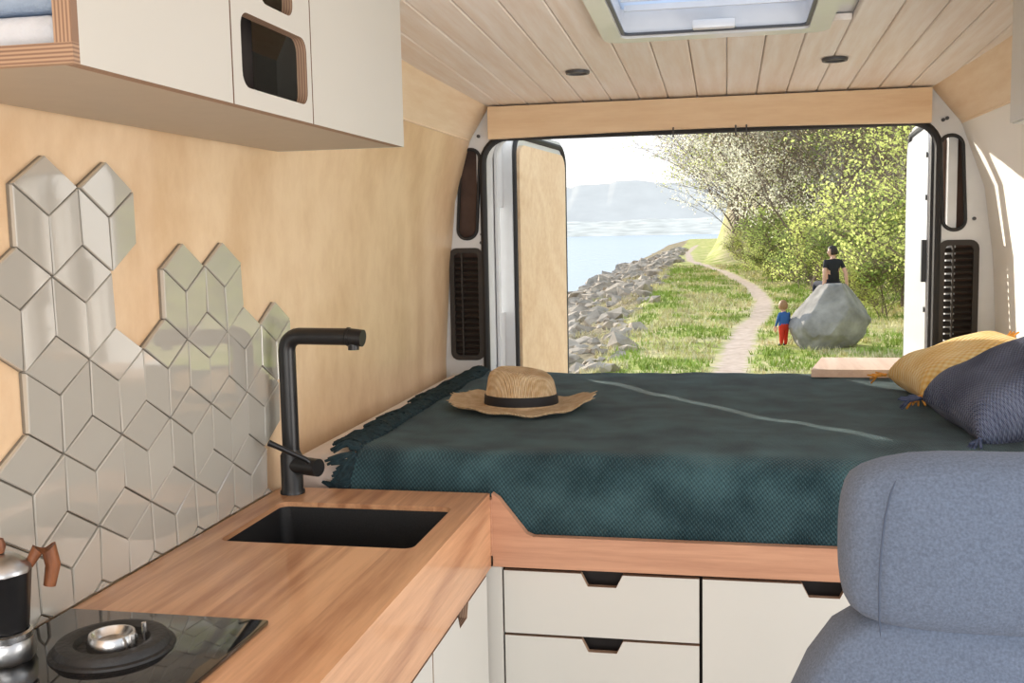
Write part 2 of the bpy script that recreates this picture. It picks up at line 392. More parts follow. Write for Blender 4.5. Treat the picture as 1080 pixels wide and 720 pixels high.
o=rrect(SX[0]-.012,SX[1]+.012,SY[0]-.012,SY[1]+.012,.03); i0=rrect(SX[0]-.001,SX[1]+.001,SY[0]-.001,SY[1]+.001,.021); i1=rrect(SX[0]+.008,SX[1]-.008,SY[0]+.008,SY[1]-.008,.03)
loops=[]
for pts,z in ((o,CT-.0105),(i0,CT-.0105),(i0,CT-.013),(i1,CT-.17),(rrect(SX[0]+.03,SX[1]-.03,SY[0]+.03,SY[1]-.03,.03),CT-.18)):
    loops.append([t.verts.new((x,y,z)) for x,y in pts])
for a,c in zip(loops,loops[1:]):
    for i in range(len(a)): t.faces.new((a[i],a[(i+1)%len(a)],c[(i+1)%len(a)],c[i]))
t.faces.new(loops[-1]); b.add(t,'granite')
b.lathe([(0,.001),(.02,.001),(.035,.003),(.038,0)],'steel',c=(-.745,1.89,CT-.18),n=24)
b.done(35)
b=B('kitchen_faucet'); fx,fy=-.938,2.115
b.lathe([(0,0),(.027,0),(.027,.006),(.024,.010),(.024,.085),(.019,.095),(.019,.10)],'black',c=(fx,fy,CT),n=28)
p=[(fx,fy,CT+.09),(fx,fy,-.27),(fx,fy,-.25)]
for i in range(7):
    a=pi/2*i/6; p.append((fx+.03*(1-math.cos(a)),fy,-.242+.03*math.sin(a)))
p+= [(fx+.06,fy-.003,-.212),(fx+.145,fy-.012,-.212)]
b.tube(p,.0185,'black',16)
b.tube([(fx+.145,fy-.012,-.212),(fx+.15,fy-.012,-.212)],.0205,'black',16)
b.tube([(fx+.15,fy-.012,-.212),(fx+.18,fy-.014,-.215)],[.0185,.0185],'black',16)
b.tube([(fx+.158,fy-.012,-.218),(fx+.158,fy-.012,-.24)],.012,'black',14)
b.tube([(fx+.01,fy-.005,CT+.065),(fx+.075,fy-.03,CT+.065)],.0195,'black',18)
b.tube([(fx+.066,fy-.028,CT+.065),(fx+.05,fy-.04,CT+.085),(fx-.0,fy-.07,CT+.118),(fx-.015,fy-.08,CT+.128)],[.006,.006,.006,.007],'black',10)
b.done(50)
b=B('gas_hob')
b.box(-.975,-.652,.88,1.368,CT,CT+.008,'glassblack',.003)
def burner(cx,cy):
    z=CT+.008
    b.lathe([(.0,.003),(.05,.004),(.078,.005),(.082,.003),(.083,0)],'castiron',c=(cx,cy,z),n=40)
    b.lathe([(.046,.004),(.05,.012),(.06,.016),(.072,.014),(.077,.008),(.078,.003)],'castiron',c=(cx,cy,z),n=40)
    b.lathe([(.0,.012),(.020,.012),(.024,.016),(.027,.022),(.030,.022),(.033,.016),(.034,.004)],'steel',c=(cx,cy,z),n=30)
    for a in (40,-20): b.tube([(cx+.042*math.cos(math.radians(a)),cy+.042*math.sin(math.radians(a)),z+.004),(cx+.042*math.cos(math.radians(a)),cy+.042*math.sin(math.radians(a)),z+.028)],.0035,'steel',8)
burner(-.82,1.235); burner(-.82,1.0)
b.done(40)
b=B('moka_pot'); mc=(-.942,1.180,CT+.008)
def octo(prof,m,n=8): b.lathe(prof,m,c=mc,n=n,close=True)
octo([(.0,0),(.036,0),(.038,.004),(.035,.024),(.033,.028)],'alu')
b.lathe([(.031,.028),(.035,.030),(.035,.038),(.031,.040)],'steel',c=mc,n=30)
octo([(.030,.040),(.031,.044),(.038,.118),(.039,.120)],'black')
octo([(.040,.120),(.040,.126),(.02,.142),(.0,.145)],'alu')
b.lathe([(0,.145),(.006,.145),(.009,.154),(.006,.164),(0,.166)],'walnut',c=mc,n=16)
hp=[(.034,.122),(.046,.142),(.060,.142),(.064,.118),(.058,.09)]
u=Vector((.75,.66,0)).normalized()
b.tube([Vector(mc)+u*r+Vector((0,0,z)) for r,z in hp],[.006,.009,.011,.010,.008],'walnut',12)
b.done(50)
# ------------------------------------------------------------ tiles
b=B('tile_backsplash'); s=.09
cells=[]
def row(z,ys):
    for y in ys: cells.append((y,z))
row(.04,[1.395,1.551])
row(-.095,[1.317,1.473,1.785,1.941])
row(-.23,[1.083,1.395,1.551,1.707,1.863,2.019,2.175])
row(-.365,[1.161,1.317,1.473,1.629,1.785,1.941,2.097])
row(-.50,[1.083,1.239,1.395,1.551,1.707,1.863,2.019])
row(-.635,[1.161,1.317,1.473,1.629,1.785,1.941,2.097])
def clip(poly,zm):
    out=[]
    for i,p in enumerate(poly):
        q=poly[(i+1)%len(poly)]
        if p[1]>=zm: out.append(p)
        if (p[1]-zm)*(q[1]-zm)<0:
            t=(zm-p[1])/(q[1]-p[1]); out.append((p[0]+(q[0]-p[0])*t,zm))
    return out
for (cy,cz) in cells:
    H=[(cy+s*math.sin(math.radians(60*k)),cz+s*math.cos(math.radians(60*k))) for k in range(6)]
    c=(cy,cz)
    HB=clip([(cy+(p[0]-cy)*.985,cz+(p[1]-cz)*.985) for p in H],CT+.002)
    if len(HB)>2: b.prism(HB,'X',-.9995,-.9945,'grout')
    for rh in ((H[0],H[1],c,H[5]),(H[1],H[2],H[3],c),(c,H[3],H[4],H[5])):
        mx=sum(p[0] for p in rh)/4; mz=sum(p[1] for p in rh)/4
        ins=[(mx+(p[0]-mx)*.968,mz+(p[1]-mz)*.968) for p in rh]
        ins=clip(ins,CT+.002)
        if len(ins)<3: continue
        ar=abs(sum(ins[i][0]*ins[(i+1)%len(ins)][1]-ins[(i+1)%len(ins)][0]*ins[i][1] for i in range(len(ins))))/2
        if ar<.0002: continue
        mx=sum(p[0] for p in ins)/len(ins); mz=sum(p[1] for p in ins)/len(ins)
        t=bmesh.new(); tx=random.uniform(-.03,.03); tz=random.uniform(-.03,.03)
        lv=[]
        for k,(sc,x) in enumerate(((1,-.9990),(1,-.989),(.965,-.9875))):
            lv.append([t.verts.new((x+((p[0]-mx)*tx+(p[1]-mz)*tz)*(k>0),mx+(p[0]-mx)*sc,mz+(p[1]-mz)*sc)) for p in ins])
        n=len(ins)
        for a,d in zip(lv,lv[1:]):
            for i in range(n): t.faces.new((a[i],a[(i+1)%n],d[(i+1)%n],d[i]))
        t.faces.new(lv[-1]); bmesh.ops.recalc_face_normals(t,faces=t.faces)
        b.add(t,'tile')
b.done(5)
# ------------------------------------------------------------ upper cabinets left
b=B('overhead_cabinet')
x0,x1,y0,y1,z0,z1=-.97,-.68,1.03,2.185,.19,.50
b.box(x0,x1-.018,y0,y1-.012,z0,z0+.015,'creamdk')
b.box(x0,x1,y1-.012,y1,z0,z1,'cream')
b.box(x0,x0+.01,y0,y1-.012,z0+.015,z1,'cream')
b.box(x0+.01,x1-.018,y0+.28,y0+.295,z0+.015,z1,'plyedge')
b.box(x0,x1-.018,y0,y0+.018,z1-.03,z1,'plyedgez')
b.box(x0,x1,y0-.012,y0,z0,z0+.022,'plyedgez')
b.box(x1-.022,x1,y0-.012,y0,z0+.022,z1,'plyedge')
b.prism([(1.03,z0),(1.387,z0),(1.387,z1),(1.03,z1)],'X',x1-.018,x1,'cream',rim='plyedge')
b.prism([(1.391,z0),(1.678,z0),(1.678,z1),(1.391,z1)],'X',x1-.018,x1,'cream',rim='plyedge',holes=[rrect(1.42,1.660,z0+.028,z0+.135,.022),rrect(1.49,1.61,z0+.160,z0+.215,.02)])
b.prism([(1.682,z0),(2.173,z0),(2.173,z1),(1.682,z1)],'X',x1-.018,x1,'cream',rim='plyedge')
b.box(x0+.01,x1-.10,1.40,1.67,z0+.0151,z1-.01,'cabshade')
b.done(25)
b=B('folded_towels')
for k,(c) in enumerate((srgb(215,222,232),srgb(160,180,205),srgb(222,224,226))):
    m=mat('towel_%d'%k,c,.95,var=.05,bump=.3)
    b.box(-.95,-.72,1.05,1.28,z0+.016+k*.05,z0+.062+k*.05,m,.018,4)
b.done(60)
b=B('overhead_cabinet')
b.box(.565,.825,1.6,2.3,.20,.49,'cream',.002); b.box(.56,.565,1.603,1.95,.203,.487,'cream'); b.box(.56,.565,1.954,2.297,.203,.487,'cream')
b.done(25)
# ------------------------------------------------------------ bed
b=B('bed_base')
yb=2.17
b.prism([(-.5,-.725),(.84,-.725),(.84,-.655),(-.41,-.655),(-.425,-.648),(-.485,-.572),(-.5,-.562)],'Y',yb,yb+.02,'rail')
b.box(-.5,.84,yb+.02,yb+.04,-.725,-.68,'rail')
b.box(-.985,.85,yb+.04,3.62,-.70,-.67,'paleboard')
b.box(-.985,-.5,2.166,2.19,-.70,-.575,'rail')
b.box(-.522,-.482,2.175,2.19,-1.46,-.727,'cream')
def fr(u0,u1,z0,z1,nx):
    cabdoor(b,'Y',u0,u1,z0,z1,2.178,2.194,nx,nw=.09)
fr(-.478,-.055,-.876,-.735,-.262); fr(-.478,-.055,-1.10,-.882,-.262); fr(-.478,-.055,-1.44,-1.106,-.262)
fr(-.048,.50,-1.44,-.735,.20); fr(.506,.84,-1.44,-.735,.6)
b.box(-.5,.85,2.235,2.245,-1.46,-.71,'cabshade')
b.box(-.5,.85,2.245,3.6,-1.46,-1.44,'paleboard')
b.box(-.54,-.52,2.20,3.6,-1.44,-.70,'paleboard'); b.box(-.06,-.045,2.245,3.6,-1.44,-.70,'paleboard')
b.done(25)
b=B('mattress'); b.box(-.985,.845,2.225,3.615,-.669,-.500,'sheet',.03,4); b.done(50)
b=B('rear_threshold_board')
b.prism([(.27,3.47),(.60,3.47),(.62,3.80),(.33,3.80)],'Z',-.480,-.455,'paleboard'); b.done()
b=B('door_sill_trim'); b.box(-.98,-.70,3.63,3.80,-.52,-.500,'white',.004); b.done()
b=B('knitted_blanket')
prof=[(3.60,-.60),(3.612,-.53),(3.60,-.497)]
for i in range(46): prof.append((lerp(3.57,2.27,i/45),-.486))
for i in range(1,9):
    a=pi/2*i/8; prof.append((2.27-.055*math.sin(a),-.541+.055*math.cos(a)))
for i in range(1,9): prof.append((2.213-.003*i/8,lerp(-.541,-.672,i/8)))
L_=[0]
for p,q in zip(prof,prof[1:]): L_.append(L_[-1]+math.dist(p,q))
nv=len(prof)-1
def bl(u,v):
    i=round(v*nv); y,z=prof[i]; x=lerp(-.835,.84,u)
    top=1 if z>-.5 else 0
    w=noise.noise(Vector((x*3,y*3,0)))*.012+noise.noise(Vector((x*9,y*5,3)))*.005
    if top: z+=w+.004
    elif y<2.5: y+= -abs(w)*.8
    x2=x
    if u==0: z-=.008*top; x2+=noise.noise(Vector((y*4,0,9)))*.02
    return Vector((x2,y,z))
b.grid(bl,150,nv,'blanket',uvs=lambda u,v:(u*1.68,L_[round(v*nv)]))
b.done(80)
b=B('blanket_fringe')
y=3.58
while y>2.23:
    x0=-.832+noise.noise(Vector((y*4,0,9)))*.02
    ang=random.uniform(-.5,.5); l=random.uniform(.055,.10)
    for k in range(3):
        a2=ang+random.uniform(-.35,.35); pts=[]
        for i in range(5):
            t=i/4; pts.append((x0+.012-l*t*math.cos(a2),y+l*t*math.sin(a2)+.004*math.sin(i*3+k),-.482+.012*math.sin(pi*t)+random.uniform(-.003,.004)-.004*t))
        b.tube(pts,[.004,.0055,.005,.005,.003],'fringe',5)
    b.tube([(x0+.006,y,-.480),(x0-.012,y,-.480)],.008,'fringe',6)
    y-=.019
z=-.49
while z>-.575:
    for k in range(4):
        l=random.uniform(.04,.075); a2=random.uniform(-1.1,-.1)
        b.tube([(-.83,2.222,z),(-.83-l*.5*math.cos(a2),2.205,z+l*.4*math.sin(a2)),(-.83-l*math.cos(a2),2.195,max(-.553,z+l*math.sin(a2)))],[.005,.006,.003],'fringe',5)
    z-=.016
b.done(60)
# hat
b=B('straw_hat'); hc=Vector((-.555,2.80,-.478))
def hatfn(co):
    v=co-hc; r=math.hypot(v.x,v.y); a=math.atan2(v.y,v.x)
    x=v.x*1.06; yy=v.y*.92; z=v.z
    if r>.1:
        t=(r-.1)/.09
        z+=t*(.012*math.cos(2*a)+.006*math.sin(3*a+1)+.003*math.sin(11*a))+.008*t*t
    if z>.06:
        k=(z-.06)/.05
        z-=.030*math.exp(-(v.y/.030)**2)*k*math.exp(-(v.x/.08)**4)
        z+=.16*(-v.x)*k
        if v.x<0: yy*=1-.30*k*min(1,-v.x/.07)
    return hc+Vector((x,yy,z+.002))
b.lathe([(.190,.008),(.1895,.011),(.15,.008),(.11,.006),(.098,.008),(.095,.018),(.091,.05),(.086,.080),(.081,.094),(.074,.102),(.06,.102),(.045,.100),(.03,.098),(.015,.097),(0,.097)],'straw',c=hc,n=64,fn=hatfn)
b.lathe([(.190,.008),(.188,.005),(.15,.002),(.098,.001)],'straw',c=hc,n=64,fn=hatfn)
b.lathe([(.0965,.010),(.0978,.012),(.0958,.036),(.0935,.037)],'band',c=hc,n=64,fn=hatfn)
for k in range(90):
    a=random.random()*2*pi; p0=hatfn(hc+Vector((.189*math.cos(a),.189*math.sin(a),.009))); p1=hatfn(hc+Vector(((.189+random.uniform(.004,.012))*math.cos(a+.03),(.189+.007)*math.sin(a+.03),.009)))
    b.tube([p0,p1],.0009,'straw',3)
b.done(60)
def pillow(name,m,tm,w,h,th,mtx):
    b=B(name); n=28
    def f(sg):
        def g(u,v):
            a=2*u-1; c=2*v-1
            x=a*w/2*(1-.08*(1-c*c)*abs(a)); y=c*h/2*(1-.08*(1-a*a)*abs(c))
            t=max(0,(1-a**4)*(1-c**4))**.55
            z=sg*th/2*t*(1+.12*noise.noise(Vector((a*1.8,c*1.8,sg*3))))
            return Vector((x,y,z))
        return g
    b.grid(f(1),n,n,m,uvs=lambda u,v:(u*w,v*h)); b.grid(f(-1),n,n,m,uvs=lambda u,v:(u*w,v*h))
    bmesh.ops.remove_doubles(b.bm,verts=b.bm.verts,dist=1e-5)
    for sx in (-1,1):
        for sy in (-1,1):
            c=Vector((sx*w/2,sy*h/2,0))
            for k in range(14):
                a=random.uniform(-.7,.7); d=Vector((sx,sy,0)).normalized(); d.rotate(Matrix.Rotation(a,3,'Z')); l=random.uniform(.035,.055)
                q=c+d*l+Vector((0,0,random.uniform(-.015,.015)))
                b.tube([c-d*.005,c+d*l*.5+Vector((0,0,.004)),q],[.005,.004,.0025],tm,5)
    bmesh.ops.transform(b.bm,matrix=mtx,verts=b.bm.verts)
    bmesh.ops.recalc_face_normals(b.bm,faces=b.bm.faces)
    return b.done(70)
pillow('yellow_cushion','yelpil','yeltas',.35,.42,.14,Matrix.Translation((.648,3.06,-.392))@Matrix.Rotation(math.radians(4),4,'Z')@Matrix.Rotation(math.radians(-17),4,'Y'))
pillow('blue_knitted_cushion','bluepil','blutas',.34,.36,.17,Matrix.Translation((.665,2.60,-.385))@Matrix.Rotation(math.radians(8),4,'Z')@Matrix.Rotation(math.radians(-23),4,'Y')@Matrix.Rotation(math.radians(6),4,'X'))
# ------------------------------------------------------------ car seat
b=B('van_seat'); sx,sy=.283,.98
def sbox(x0,x1,y0,y1,z0,z1,m,bev,fn=None):
    t=bmesh.new(); bmesh.ops.create_cube(t,size=1)
    for v in t.verts: v.co=Vector(((x0+x1)/2+v.co.x*(x1-x0),(y0+y1)/2+v.co.y*(y1-y0),(z0+z1)/2+v.co.z*(z1-z0)))
    bmesh.ops.subdivide_edges(t,edges=t.edges[:],cuts=5,use_grid_fill=True)
    cx,cy,cz=(x0+x1)/2,(y0+y1)/2,(z0+z1)/2; hx,hy,hz=(x1-x0)/2,(y1-y0)/2,(z1-z0)/2
    for v in t.verts:
        d=Vector((v.co.x-cx,v.co.y-cy,v.co.z-cz))
        core=Vector((max(-hx+bev,min(hx-bev,d.x)),max(-hy+min(bev,hy*.98),min(hy-min(bev,hy*.98),d.y)),max(-hz+bev,min(hz-bev,d.z))))
        e=d-core
        if e.length>1e-6: e=e.normalized()*bev; e.y=max(-hy,min(hy,e.y))
        v.co=Vector((cx,cy,cz))+core+e
        if fn: v.co=fn(v.co)
    b.add(t,m)
sbox(sx-.182,sx+.182,sy-.055,sy+.055,-.368,-.202,'seat',.050)
sbox(sx-.26,sx+.26,sy-.065,sy+.065,-1.02,-.340,'seat',.06,fn=lambda c:Vector((sx+(c.x-sx)*(1-.26*max(0,min(1,(c.z+.66)/.32))**2),c.y+ (c.z+.3)*-.12,c.z)))
sbox(sx-.25,sx+.25,sy+.02,sy+.52,-1.10,-.96,'seat',.06)
b.box(sx-.2,sx+.2,sy+.05,sy+.45,-1.44,-1.09,'darkgray',.02)
for xx in (sx-.150,sx+.150):
    b.tube([(xx-.0,sy-.054,-.36),(xx-.004,sy-.0575,-.32),(xx,sy-.0575,-.24),(xx+.012,sy-.05,-.215)],.0012,'seatpipe',6)
b.done(80,subsurf=1)
# ------------------------------------------------------------ outdoors
def edge(y): return -1.8-.028*(y-15)
def gh(x,y):
    e=edge(y); z=-2.1
    if x<e: z-=1.6*min(1.6,(e-x)/5.5); z+=noise.noise(Vector((x*.9,y*.5,5)))*.22
    r=x-(3.2+.03*y)
    if r>0: z+=min(5,.16*r)
    if y>62: z+=min(18,.16*(y-62))*max(0,min(1,(x+1.5)/5))
    z+=noise.noise(Vector((x*.35,y*.25,0)))*.10*(1 if y>12 else .3)
    return z
PATH=[(.3,4),(.10,12),(.06,15.9),(.2,19),(.48,22.9),(.95,28),(1.10,32.3),(.9,40),(-.29,55),(-2.4,73),(-3.6,100),(-4,150)]
def pathx(y):
    for (a,ya),(c,yc) in zip(PATH,PATH[1:]):
        if ya<=y<=yc:
            return lerp(a,c,(y-ya)/(yc-ya))
    return 99
def ground_mat():
    m,nt,b=newmat('grass_ground'); L=nt.links
    tc=N(nt,'ShaderNodeTexCoord')
    n1=N(nt,'ShaderNodeTexNoise'); n1.inputs['Scale'].default_value=.9; n1.inputs['Detail'].default_value=8; n1.inputs['Roughness'].default_value=.7
    L.new(tc.outputs['Object'],n1.inputs['Vector'])
    r=N(nt,'ShaderNodeValToRGB'); cr=r.color_ramp; cr.elements[0].position=.35; cr.elements[0].color=(*srgb(118,130,66),1); cr.elements[1].position=.60; cr.elements[1].color=(*srgb(204,192,146),1)
    e=cr.elements.new(.47); e.color=(*srgb(162,170,88),1)
    L.new(n1.outputs['Fac'],r.inputs['Fac'])
    n2=N(nt,'ShaderNodeTexNoise'); n2.inputs['Scale'].default_value=6; n2.inputs['Detail'].default_value=8
    L.new(tc.outputs['Object'],n2.inputs['Vector'])
    r2=N(nt,'ShaderNodeValToRGB'); r2.color_ramp.elements[0].position=.3; r2.color_ramp.elements[1].position=.7; r2.color_ramp.elements[0].color=(*srgb(180,160,144),1); r2.color_ramp.elements[1].color=(*srgb(208,190,176),1)
    L.new(n2.outputs['Fac'],r2.inputs['Fac'])
    def attr(nm,gain):
        at=N(nt,'ShaderNodeAttribute'); at.attribute_name=nm
        ad=N(nt,'ShaderNodeMath',operation='MULTIPLY_ADD'); ad.inputs[1].default_value=gain; ad.inputs[2].default_value=-gain/2; L.new(n2.outputs['Fac'],ad.inputs[0])
        a2=N(nt,'ShaderNodeMath',operation='ADD',use_clamp=True); L.new(ad.outputs[0],a2.inputs[0]); L.new(at.outputs['Fac'],a2.inputs[1])
        mr=N(nt,'ShaderNodeMapRange'); mr.inputs['From Min'].default_value=.2; mr.inputs['From Max'].default_value=.8; L.new(a2.outputs[0],mr.inputs['Value'])
        return mr.outputs[0]
    mx=N(nt,'ShaderNodeMixRGB'); L.new(attr('dirt',1.0),mx.inputs['Fac']); L.new(r.outputs['Color'],mx.inputs['Color1']); L.new(r2.outputs['Color'],mx.inputs['Color2'])
    r3=N(nt,'ShaderNodeValToRGB'); r3.color_ramp.elements[0].position=.35; r3.color_ramp.elements[1].position=.7; r3.color_ramp.elements[0].color=(*srgb(108,98,76),1); r3.color_ramp.elements[1].color=(*srgb(166,152,124),1); L.new(n2.outputs['Fac'],r3.inputs['Fac'])
    mx2=N(nt,'ShaderNodeMixRGB'); L.new(attr('bank',.8),mx2.inputs['Fac']); L.new(mx.outputs['Color'],mx2.inputs['Color1']); L.new(r3.outputs['Color'],mx2.inputs['Color2'])
    L.new(mx2.outputs['Color'],b.inputs['Base Color']); b.inputs['Roughness'].default_value=.95; b.inputs['Specular IOR Level'].default_value=.1
    bn=N(nt,'ShaderNodeBump'); bn.inputs['Strength'].default_value=.35; bn.inputs['Distance'].default_value=.04; L.new(n2.outputs['Fac'],bn.inputs['Height']); L.new(bn.outputs['Normal'],b.inputs['Normal'])
    return m
M['ground']=ground_mat()
def build_ground():
    xs=[-14,-12,-10.5]+[-9.5+.3*i for i in range(22)]+[-3+.1*i for i in range(60)]+[3+.3*i for i in range(26)]+[11,12,14,17,20,25,32,45,70]
    ys=[-8,-3,2,5,8,10]+[12+.3*i for i in range(60)]
    y=30
    while y<260: ys.append(y); y*=1.025
    me=bpy.data.meshes.new('ground'); vs=[];fs=[];dirt=[];bank=[]
    for y in ys:
        for x in xs:
            vs.append((x,y,gh(x,y)))
            d=abs(x-pathx(y)); wd=.26+.06*noise.noise(Vector((y*.6,0,0)))
            a=max(0,min(1,(wd-d)/.3+.5))
            e=edge(y)+noise.noise(Vector((x,y*.5,4)))*.6
            bk=max(0,min(1,(e-x)/.5))
            if y>60 and x>-1: bk=max(bk,min(1,(y-60)/8)*min(1,(x+1)/1.5)*.8)
            bank.append(bk)
            if y<9: a=1
            dirt.append(a)
    nx=len(xs)
    for j in range(len(ys)-1):
        for i in range(nx-1): k=j*nx+i; fs.append((k,k+1,k+nx+1,k+nx))
    me.from_pydata(vs,[],fs)
    for nm,arr in (('dirt',dirt),('bank',bank)):
        at=me.attributes.new(nm,'FLOAT','POINT'); at.data.foreach_set('value',arr)
    me.materials.append(M['ground']); me.shade_smooth()
    o=bpy.data.objects.new('ground',me); scene.collection.objects.link(o)
build_ground()
m,nt,bb=newmat('lake_water'); Lk=nt.links
tc=N(nt,'ShaderNodeTexCoord'); mp=N(nt,'ShaderNodeMapping'); mp.inputs['Scale'].default_value=(.6,.25,1); Lk.new(tc.outputs['Object'],mp.inputs['Vector'])
no=N(nt,'ShaderNodeTexNoise'); no.inputs['Scale'].default_value=1.2; no.inputs['Detail'].default_value=4; Lk.new(mp.outputs[0],no.inputs['Vector'])
bn=N(nt,'ShaderNodeBump'); bn.inputs['Strength'].default_value=.2; bn.inputs['Distance'].default_value=.3; Lk.new(no.outputs['Fac'],bn.inputs['Height']); Lk.new(bn.outputs['Normal'],bb.inputs['Normal'])
bb.inputs['Base Color'].default_value=(*srgb(138,166,190),1); bb.inputs['Roughness'].default_value=.2; bb.inputs['Specular IOR Level'].default_value=.35
b=B('lake'); b.box(-1500,-6.5,-5,1600,-3.9,-3.65,m); b.box(-6.5,600,270,1600,-3.9,-3.65,m); b.done()
M['hill']=mat('hazy_hill',srgb(238,230,216),1,var=.05,scale=.03,spec=0)  # distance haze put into the pale base colour
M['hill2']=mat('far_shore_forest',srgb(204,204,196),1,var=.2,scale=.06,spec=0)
b=B('distant_hills')
def hf(y0,hm,seed,rise):
    def g(u,v):
        x=lerp(-1400,900,u)
        h=hm*(1+.5*noise.noise(Vector((x*.004,seed,0)))+.12*noise.noise(Vector((x*.02,seed,0)))+.05*noise.noise(Vector((x*.08,seed,0))))+rise*x
        return Vector((x,y0+v*160,-3.64+max(0,h)*v))
    return g
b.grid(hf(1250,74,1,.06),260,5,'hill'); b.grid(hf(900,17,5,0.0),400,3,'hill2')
b.done(180)
M['rock']=mat('shore_rock',srgb(176,164,148),.95,var=.35,scale=3,bump=.8,bscale=12,spec=.1)
M['boulder']=mat('granite_boulder',srgb(150,146,140),.95,var=.3,scale=4,bump=1,bscale=12,spec=.1)
b=B('shore_rocks')
for cnt in range(2300):
    y=13+random.random()**1.5*95; e=edge(y); x=e+.2-random.random()**.85*6.0
    if noise.noise(Vector((x*.8,y*.35,8)))>.12 and x>e-3.5: continue
    s_=random.choice((1,1,1,1,1.5,2.2))*random.uniform(.06,.14)*(1+y/55); t=bmesh.new(); bmesh.ops.create_icosphere(t,subdivisions=1,radius=1)
    sd=Vector((x,y,cnt))
    for v in t.verts:
        v.co*=1+.6*noise.noise(v.co*1.3+sd)
    mt_=Matrix.Translation((x,y,gh(x,y)+s_*.02))@Matrix.Rotation(random.random()*6.3,4,'Z')@Matrix.Rotation(random.uniform(-.6,.6),4,'X')@Matrix.Diagonal((s_*random.uniform(.8,1.7),s_,s_*random.uniform(.45,.9),1))
    b.add(t,'rock',mt_)
b.done(20)
b=B('boulder')
t=bmesh.new(); bmesh.ops.create_icosphere(t,subdivisions=5,radius=1)
for v in t.verts:
    n0=v.co.normalized(); k=1+.18*noise.noise(n0*1.5+Vector((3,1,7)))+.07*noise.noise(n0*3.6)+.03*noise.noise(n0*9)+.012*noise.noise(n0*20)
    c=n0*k
    for nn,dd in ((Vector((-.85,-.3,.45)),.80),(Vector((.75,-.25,.62)),.82),(Vector((-.15,-.9,.30)),.80),(Vector((0,.1,1)),.93),(Vector((.5,-.8,-.1)),.84)):
        nn=nn.normalized(); ex=c.dot(nn)-dd
        if ex>0: c-=nn*ex*.85
    z=c.z; wd=1.0 if z<0 else 1-.26*z
    v.co=Vector((c.x*.66*wd+.10*z,c.y*.70*wd,z*.66))
b.add(t,'boulder',Matrix.Translation((1.78,19.0,-1.60)))
b.done(30)
M['g1']=mat('grass_blades_green',srgb(150,170,84),.9,var=.3,scale=1.5,spec=.1); M['g2']=mat('grass_blades_dry',srgb(212,202,158),.9,var=.3,scale=1.5,spec=.1)
b=B('grass'); t=bmesh.new(); i1=b.mi('g1'); i2=b.mi('g2')
for k in range(22000):
    y=12+random.random()**1.5*50; e=edge(y); x=random.uniform(e-2.6,3+y*.14)
    if x<e-.4 and noise.noise(Vector((x*.8,y*.35,8)))<.08: continue
    if abs(x-pathx(y))<.27+random.random()*.12: continue
    if (x-1.8)**2+(y-19)**2<.55: continue
    z=gh(x,y); sc=(1+y/45)*random.uniform(.4,1.0); dry=noise.noise(Vector((x*.7,y*.5,2)))>(.0 if x>e else -.4)
    for j in range(4):
        a=random.random()*6.3; dx,dy=math.cos(a),math.sin(a); w_=.011*sc; h=.085*sc; q=random.uniform(.02,.1)*sc
        ox,oy=x+random.uniform(-.06,.06)*sc,y+random.uniform(-.06,.06)*sc
        f=t.faces.new((t.verts.new((ox-dy*w_,oy+dx*w_,z-.01)),t.verts.new((ox+dy*w_,oy-dx*w_,z-.01)),t.verts.new((ox+dx*q,oy+dy*q,z+h))))
        f.material_index=i2 if dry else i1
b.add(t,'g1',keep=True); b.done(10)
def leafmat(name,c,tr=.5):
    m,nt,bb=newmat(name); L=nt.links
    tc=N(nt,'ShaderNodeTexCoord'); no=N(nt,'ShaderNodeTexNoise'); no.inputs['Scale'].default_value=1.2; L.new(tc.outputs['Object'],no.inputs['Vector'])
    r=N(nt,'ShaderNodeValToRGB'); c=Vector(c); r.color_ramp.elements[0].position=.35; r.color_ramp.elements[1].position=.65
    r.color_ramp.elements[0].color=(*(c*.7),1); r.color_ramp.elements[1].color=(*[min(1,q) for q in c*1.25],1); L.new(no.outputs['Fac'],r.inputs['Fac'])
    d=N(nt,'ShaderNodeBsdfDiffuse'); tl=N(nt,'ShaderNodeBsdfTranslucent'); mx=N(nt,'ShaderNodeMixShader'); mx.inputs[0].default_value=tr
    L.new(r.outputs['Color'],d.inputs[0]); L.new(r.outputs['Color'],tl.inputs[0]); L.new(d.outputs[0],mx.inputs[1]); L.new(tl.outputs[0],mx.inputs[2])
    L.new(mx.outputs[0],nt.nodes['Material Output'].inputs['Surface']); return m
M['leafA']=leafmat('leaf_yellow_green',srgb(212,220,138)); M['leafB']=leafmat('leaf_green',srgb(158,176,104)); M['leafC']=leafmat('blossom_leaf',srgb(242,238,214))
M['leafD']=leafmat('leaf_russet_bud',srgb(208,190,160))
M['bark']=mat('bark',srgb(128,112,100),.95,var=.3,scale=6,bump=.5)
